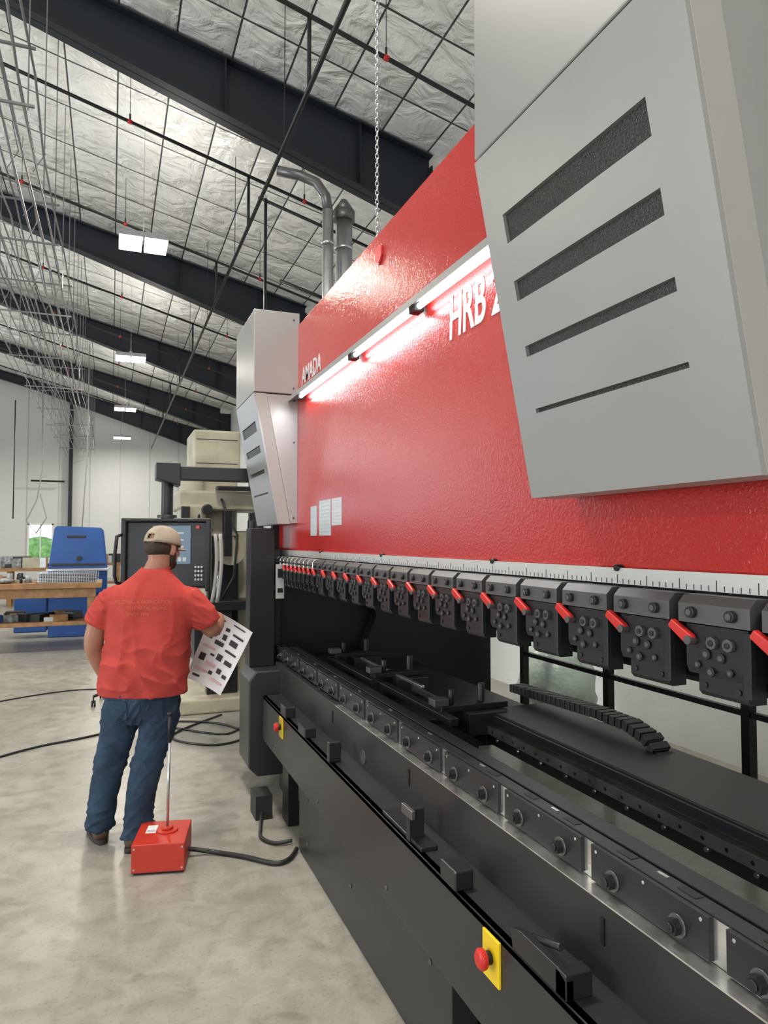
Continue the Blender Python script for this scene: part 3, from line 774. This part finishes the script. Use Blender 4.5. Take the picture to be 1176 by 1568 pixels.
def hand(wrist,d,nrm,side,curl,thumbdir):
    d=Vector(d).normalized(); nrm=Vector(nrm); nrm=(nrm-d*nrm.dot(d)).normalized(); t=nrm.cross(d)*side
    w=Vector(wrist)
    rot=Matrix((t,d,nrm)).transposed()
    b.ell(w+d*.048,(.042,.055,.017),rot,16); b.ell(w+d*.07,(.041,.026,.015),rot,14); b.ell(w+d*.01,(.030,.03,.021),rot,12)
    b.ell(w+d*.035+t*.026+nrm*.010,(.017,.032,.016),rot,12)
    for i,(o,l) in enumerate(((.031,.070),(.0105,.080),(-.0105,.074),(-.031,.058))):
        p=w+d*(.085-abs(i-1)*.004)+t*o; pts=[p-d*.02,p]; ang=0; ds=(.46,.30,.24)
        for k in range(3):
            ang+=R(curl[k]*(1+.06*i)); pts.append(pts[-1]+(d*math.cos(ang)+nrm*math.sin(ang)+t*o*.9)*l*ds[k])
        b.tube(pts,[.0098,.0098,.0090,.0082,.0066],seg=10)
        b.ell(pts[-1],(.0068,.0068,.0068),None,8)
    p=w+d*.03+t*.034; td=Vector(thumbdir); q=d*td[1]+t*td[0]+nrm*td[2]; q.normalize()
    q2=(q+d*.5+nrm*.15).normalized()
    b.tube([p-q*.01,p+q*.024,p+q*.03+q2*.028,p+q*.03+q2*.05],[.0125,.0118,.0105,.0078],seg=10)
    b.ell(p+q*.03+q2*.05,(.008,.008,.008),None,8)
hand((-.163,.13,.855),(.10,.30,-.95),(1,.1,.05),-1,(22,28,18),(.8,.7,.25))
hand((.405,.325,1.195),(-.15,.85,-.08),(-.75,.1,-.6),-1,(52,62,35),(.35,.85,.6))
body=b.obj('body'); ml(body); remesh(body,.0055,2,skin,.45)

b=MB().m(hairm)
b.ell(H((0,-.026,-.008)),(.079,.088,.060),HR,24)
o=b.obj('hair'); ml(o)
b=MB().m(hairm)
b.ell(H((0,.045,-.078)),(.056,.052,.042),HR,24); b.ell(H((.052,.02,-.045)),(.018,.03,.045),HR,16); b.ell(H((-.052,.02,-.045)),(.018,.03,.045),HR,16)
o=b.obj('beard'); ml(o); remesh(o,.006,2,hairm); displace(o,lambda c,n:.004*noise.noise(c*90))
b=MB()
for sx in (-1,1):
    b.m(M['white']).ell(H((sx*.030,.079,.005)),(.011,.008,.007),HR,12); b.m(hairm).ell(H((sx*.030,.0855,.005)),(.005,.003,.005),HR,10)
    b.ell(H((sx*.030,.088,.026)),(.017,.006,.004),HR,10)
ml(b.obj('eyes_and_brows'))
b=MB().m(capm)
seg=40; rings=[]
for j in range(12):
    a=j/11*math.pi/2; rr=math.cos(a)**.8 if j<11 else 0.001; zz=math.sin(a)
    rings.append([b.bm.verts.new(H((.088*rr*math.cos(t),-.010+.108*rr*math.sin(t),.018+.100*zz))) for t in [2*math.pi*k/seg for k in range(seg)]])
for j in range(11):
    for k in range(seg):
        ang=k/seg
        if j<3 and .70<ang<.80: continue
        f_=b._f([rings[j][k],rings[j][(k+1)%seg],rings[j+1][(k+1)%seg],rings[j+1][k]])
        if f_: f_.smooth=True
o=b.obj('cap_crown',fix=True); ml(o); s=o.modifiers.new('s','SOLIDIFY'); s.thickness=.004; s.offset=1
b=MB().m(capm)
top=[];
for r_ in range(6):
    row=[]
    for k in range(13):
        t=R(25+130*k/12); ext=1+.75*(r_/5)*math.sin((k/12)*math.pi)**.6
        row.append(b.bm.verts.new(H((.086*math.cos(t)*(1+.05*r_/5),-.010+.106*math.sin(t)*ext,.026-.012*(r_/5)-.02*abs(math.cos(t))**2))))
    top.append(row)
for r_ in range(5):
    for k in range(12):
        f_=b._f([top[r_][k],top[r_][k+1],top[r_+1][k+1],top[r_+1][k]]); f_.smooth=True
o=b.obj('cap_bill'); ml(o); s=o.modifiers.new('s','SOLIDIFY'); s.thickness=.004
b=MB().m(capm); b.ell(H((0,-.01,.120)),(.008,.008,.004),HR,12)
b.m(capm).tube([H((.088*math.cos(t),-.010+.109*math.sin(t),.024)) for t in [R(250+4*i) for i in range(11)]],[(.008,.003)]*11,seg=8,ref=HR@Vector((0,0,1)))
ml(b.obj('cap_button_and_strap'))

# shirt
b=MB().m(shirtm)
b.hloft([(.073,.01,.812,.232,.165),(.075,.015,.87,.234,.172),(.082,.03,.98,.234,.186),(.09,.03,1.08,.232,.182),(.105,.01,1.22,.234,.160),(.113,-.005,1.30,.234,.142),(.118,-.012,1.35,.228,.128),(.121,-.012,1.385,.205,.116),(.124,-.012,1.415,.168,.104),(.128,-.01,1.445,.128,.092),(.132,-.008,1.475,.094,.081),(.137,-.005,1.497,.078,.072)],seg=48)
b.tube(smooth_path([(-.005,-.01,1.345),(-.080,-.008,1.328),(-.142,-.004,1.262),(-.178,.0,1.190)],4),[.062,.066,.07,.073,.075,.076,.077,.078,.079,.079,.079,.080,.083],seg=24)
b.tube(smooth_path([(.245,-.01,1.345),(.320,-.006,1.328),(.376,.015,1.268),(.411,.055,1.20)],4),[.062,.066,.07,.073,.075,.076,.077,.078,.079,.079,.079,.080,.083],seg=24)
shirt=b.obj('shirt'); ml(shirt); remesh(shirt,.007,12,shirtm)
def ridge(q,sh=2.0): return max(0,1-abs(noise.noise(q))*sh)**2
def fold(c,n):
    if n.z<-.7 : return 0
    up=max(0,min(1,(c.z-1.36)/.10))
    low=max(0,min(1,(1.22-c.z)/.35))
    q=Vector((c.x*6.5+c.z*3.2,c.y*5,c.z*3.0-c.x*1.5)); r1=ridge(q,2.4)
    q3=Vector((c.x*5-c.z*6,c.y*6+3,c.z*9+c.x*5)); r3=ridge(q3,2.0)
    r2=noise.noise(Vector((c.x*16-c.z*5,c.y*15,c.z*10+c.x*5)))
    hem=math.sin((c.x-.07)*50+4*noise.noise(c*4)+2.8)*max(0,min(1,(.97-c.z)/.14))*.0035
    spine=-.008*math.exp(-((c.x-.105)/.06)**2)*max(0,min(1,(c.z-1.02)/.15))*(1-up) if n.y<0 else 0
    arm=(.008*ridge(Vector((c.x*10,c.y*9,c.z*22+c.x*14)),2.0)) if (c.x<-.12 or c.x>.35) else 0
    edge=max(0,min(1,(c.z-.812)/.05))
    return (1-.75*up)*(.016*r1*(.55+.45*low)+.015*r3*low*(.3+.7*edge)+.003*r2)-.007*(1-up)+hem+spine+arm
displace(shirt,fold)
b=MB().m(shirtm)
b.tube([(.138+.070*math.cos(t),-.002+.068*math.sin(t),1.497-.010*math.cos(t+math.pi/2)) for t in [i*2*math.pi/32 for i in range(33)]],[(.008,.012)]*33,seg=8,ref=(0,0,1))
ml(b.obj('collar'))
bvh=BVHTree.FromPolygons([v.co.copy() for v in shirt.data.vertices],[list(p.vertices) for p in shirt.data.polygons])
printm=mat('faded_print',(.50,.115,.06),.8)
TXM=lambda x,z:Matrix(((1,0,0,x),(0,0,-1,-.3),(0,1,0,z),(0,0,0,1)))
for i,(s,sz,x,z) in enumerate((('WELDING & FABRICATION',.026,-.045,1.315),('CUSTOM METAL WORK',.024,-.02,1.282),('SINCE 1998',.024,.03,1.25))):
    o=text('back_print_%d'%i,s,sz,TXM(x,z),printm,MAN,ext=0)
    for v in o.data.vertices:
        h=bvh.ray_cast(Vector((v.co.x,-1,v.co.z)),Vector((0,1,0)))
        if h[0]: v.co.y=h[0].y-.003

# jeans
b=MB().m(denim)
b.hloft([(.075,.005,.66,.13,.10),(.075,.005,.72,.182,.130),(.075,.005,.80,.198,.145),(.074,.005,.90,.196,.143)],seg=40)
LR=[(.096,.113)]*2+[(.101,.112)]*2+[(.098,.108),(.094,.102),(.088,.095)]+[(.082,.09)]*2+[(.077,.088)]*3+[(.073,.084)]*2+[(.068,.077)]*2+[(.074,.083)]
b.tube(smooth_path([(-.010,.005,.80),(-.050,.01,.66),(-.108,.03,.43),(-.150,.045,.24),(-.172,.052,.075)],4),LR,seg=24)
b.tube(smooth_path([(.162,.005,.80),(.165,0,.66),(.110,-.02,.43),(.08,-.035,.24),(.062,-.045,.06)],4),LR,seg=24)
jeans=b.obj('jeans'); ml(jeans); remesh(jeans,.007,4,denim)
def jf(c,n):
    low=max(0,min(1,(.26-c.z)/.15)); kn=math.exp(-((c.z-.44)/.07)**2); cr=max(0,min(1,(c.z-.60)/.1))
    sgn=1 if c.x>.02 else -1
    q=Vector((c.x*6,c.y*6,c.z*17+sgn*c.x*12)); a=ridge(q,2.0)
    q2=Vector((c.x*8+4,c.y*8,c.z*12-sgn*c.x*14)); a2=ridge(q2,2.2)
    return a*(.003+.010*low+.008*kn+.004*cr)+a2*(.003+.007*low+.007*cr)-.002+.003*noise.noise(c*7)
displace(jeans,jf)
b=MB().m(denim)
for (sx,cx) in ((-1,-.02),(1,.165)):
    b.prism([(cx-.055,-.3,.80),(cx+.055,-.3,.80),(cx+.055,-.3,.70),(cx,-.3,.675),(cx-.055,-.3,.70)],(0,.002,0))
jb=BVHTree.FromPolygons([v.co.copy() for v in jeans.data.vertices],[list(p.vertices) for p in jeans.data.polygons])
bmesh.ops.subdivide_edges(b.bm,edges=b.bm.edges,cuts=6,use_grid_fill=True)
for v in b.bm.verts:
    h=jb.ray_cast(Vector((v.co.x,-1,v.co.z)),Vector((0,1,0)))
    if h[0]: v.co.y=h[0].y-.0045+(v.co.y+.3)
ml(b.obj('back_pockets'))
for tag,ax,hd in (('left_boot',(-.168,.052),(-.50,.87)),('right_boot',(.060,-.047),(.12,.99))):
    h=Vector((hd[0],hd[1],0)).normalized(); s=Vector((h.y,-h.x,0)); A=Vector((ax[0],ax[1],0))
    rot=Matrix((s,h,Vector((0,0,1)))).transposed()
    b=MB().m(leather)
    b.tube([A+Vector((0,0,.16)),A+Vector((0,0,.09)),A+Vector((0,0,.05))],[(.05,.055),(.05,.058),(.046,.06)],seg=20)
    b.ell(A-h*.02+Vector((0,0,.052)),(.046,.060,.050),rot); b.ell(A+h*.07+Vector((0,0,.052)),(.046,.09,.046),rot); b.ell(A+h*.150+Vector((0,0,.048)),(.054,.062,.040),rot)
    o=b.obj(tag+'_upper'); ml(o); remesh(o,.007,3,leather)
    b=MB().m(solem); out=[]
    for k in range(28):
        t=2*math.pi*k/28; y=.065+.152*math.sin(t); wdt=(.052+.008*math.sin(t))*math.copysign(abs(math.cos(t))**.7,math.cos(t)); out.append(A+h*y+s*wdt)
    b.prism([tuple(q) for q in out],(0,0,.026))
    o=b.obj(tag+'_sole',bevel=.004); ml(o)
b=MB().m(M['rubber']); wc=Vector((-.168,.118,.875)); wd=Vector((.05,.42,-.9)).normalized()
b.cyl(wc-wd*.012,wc+wd*.012,.038,20); ml(b.obj('watch'))
A_,B_,C_,D_=[Vector(q) for q in ((.36,.40,1.235),(.60,.42,1.09),(.395,.46,.70),(.19,.42,.82))]
b=MB().m(paper); N=10
def pt(u,v,o=0):
    p=(A_*(1-u)+B_*u)*(1-v)+(D_*(1-u)+C_*u)*v
    return p+Vector((0,.03*math.sin(u*math.pi)*(1)+.02*math.sin(v*3)-o,0))
g_=[[b.bm.verts.new(pt(i/N,j/N)) for i in range(N+1)] for j in range(N+1)]
for j in range(N):
    for i in range(N): f_=b._f([g_[j][i],g_[j][i+1],g_[j+1][i+1],g_[j+1][i]]); f_.smooth=True
random.seed(11)
for (u,v,w_,h_) in ((.1,.06,.25,.02),(.55,.05,.3,.018),(.12,.16,.16,.08),(.42,.14,.10,.05),(.62,.17,.28,.03),(.62,.26,.2,.08),(.1,.33,.12,.05),(.3,.36,.22,.06),(.6,.42,.3,.03),(.08,.48,.3,.03),(.48,.52,.14,.09),(.7,.55,.2,.06),(.1,.6,.14,.10),(.3,.68,.25,.05),(.62,.70,.12,.07),(.8,.74,.12,.05),(.1,.8,.35,.03),(.55,.86,.35,.03),(.12,.9,.18,.03),(.42,.24,.1,.08),(.2,.26,.15,.02),(.32,.56,.1,.03),(.45,.78,.1,.05)):
    b.m(ink if random.random()<.75 else pink)
    v4=[b.bm.verts.new(pt(uu,vv,.0025)) for uu,vv in ((u,v),(u+w_,v),(u+w_,v+h_),(u,v+h_))]; b._f(v4)
o=b.obj('printed_drawing',fix=False); ml(o)

# ------------------------------------------------------------ camera
cam=bpy.data.cameras.new('camera'); co=bpy.data.objects.new('camera',cam); scene.collection.objects.link(co)
co.location=(0,0,1.65); co.rotation_euler=(R(92.31),0,R(-20.98))
cam.sensor_fit='HORIZONTAL'; cam.sensor_width=36; cam.lens=36*1090/1176; cam.clip_start=.05; cam.clip_end=200
scene.camera=co
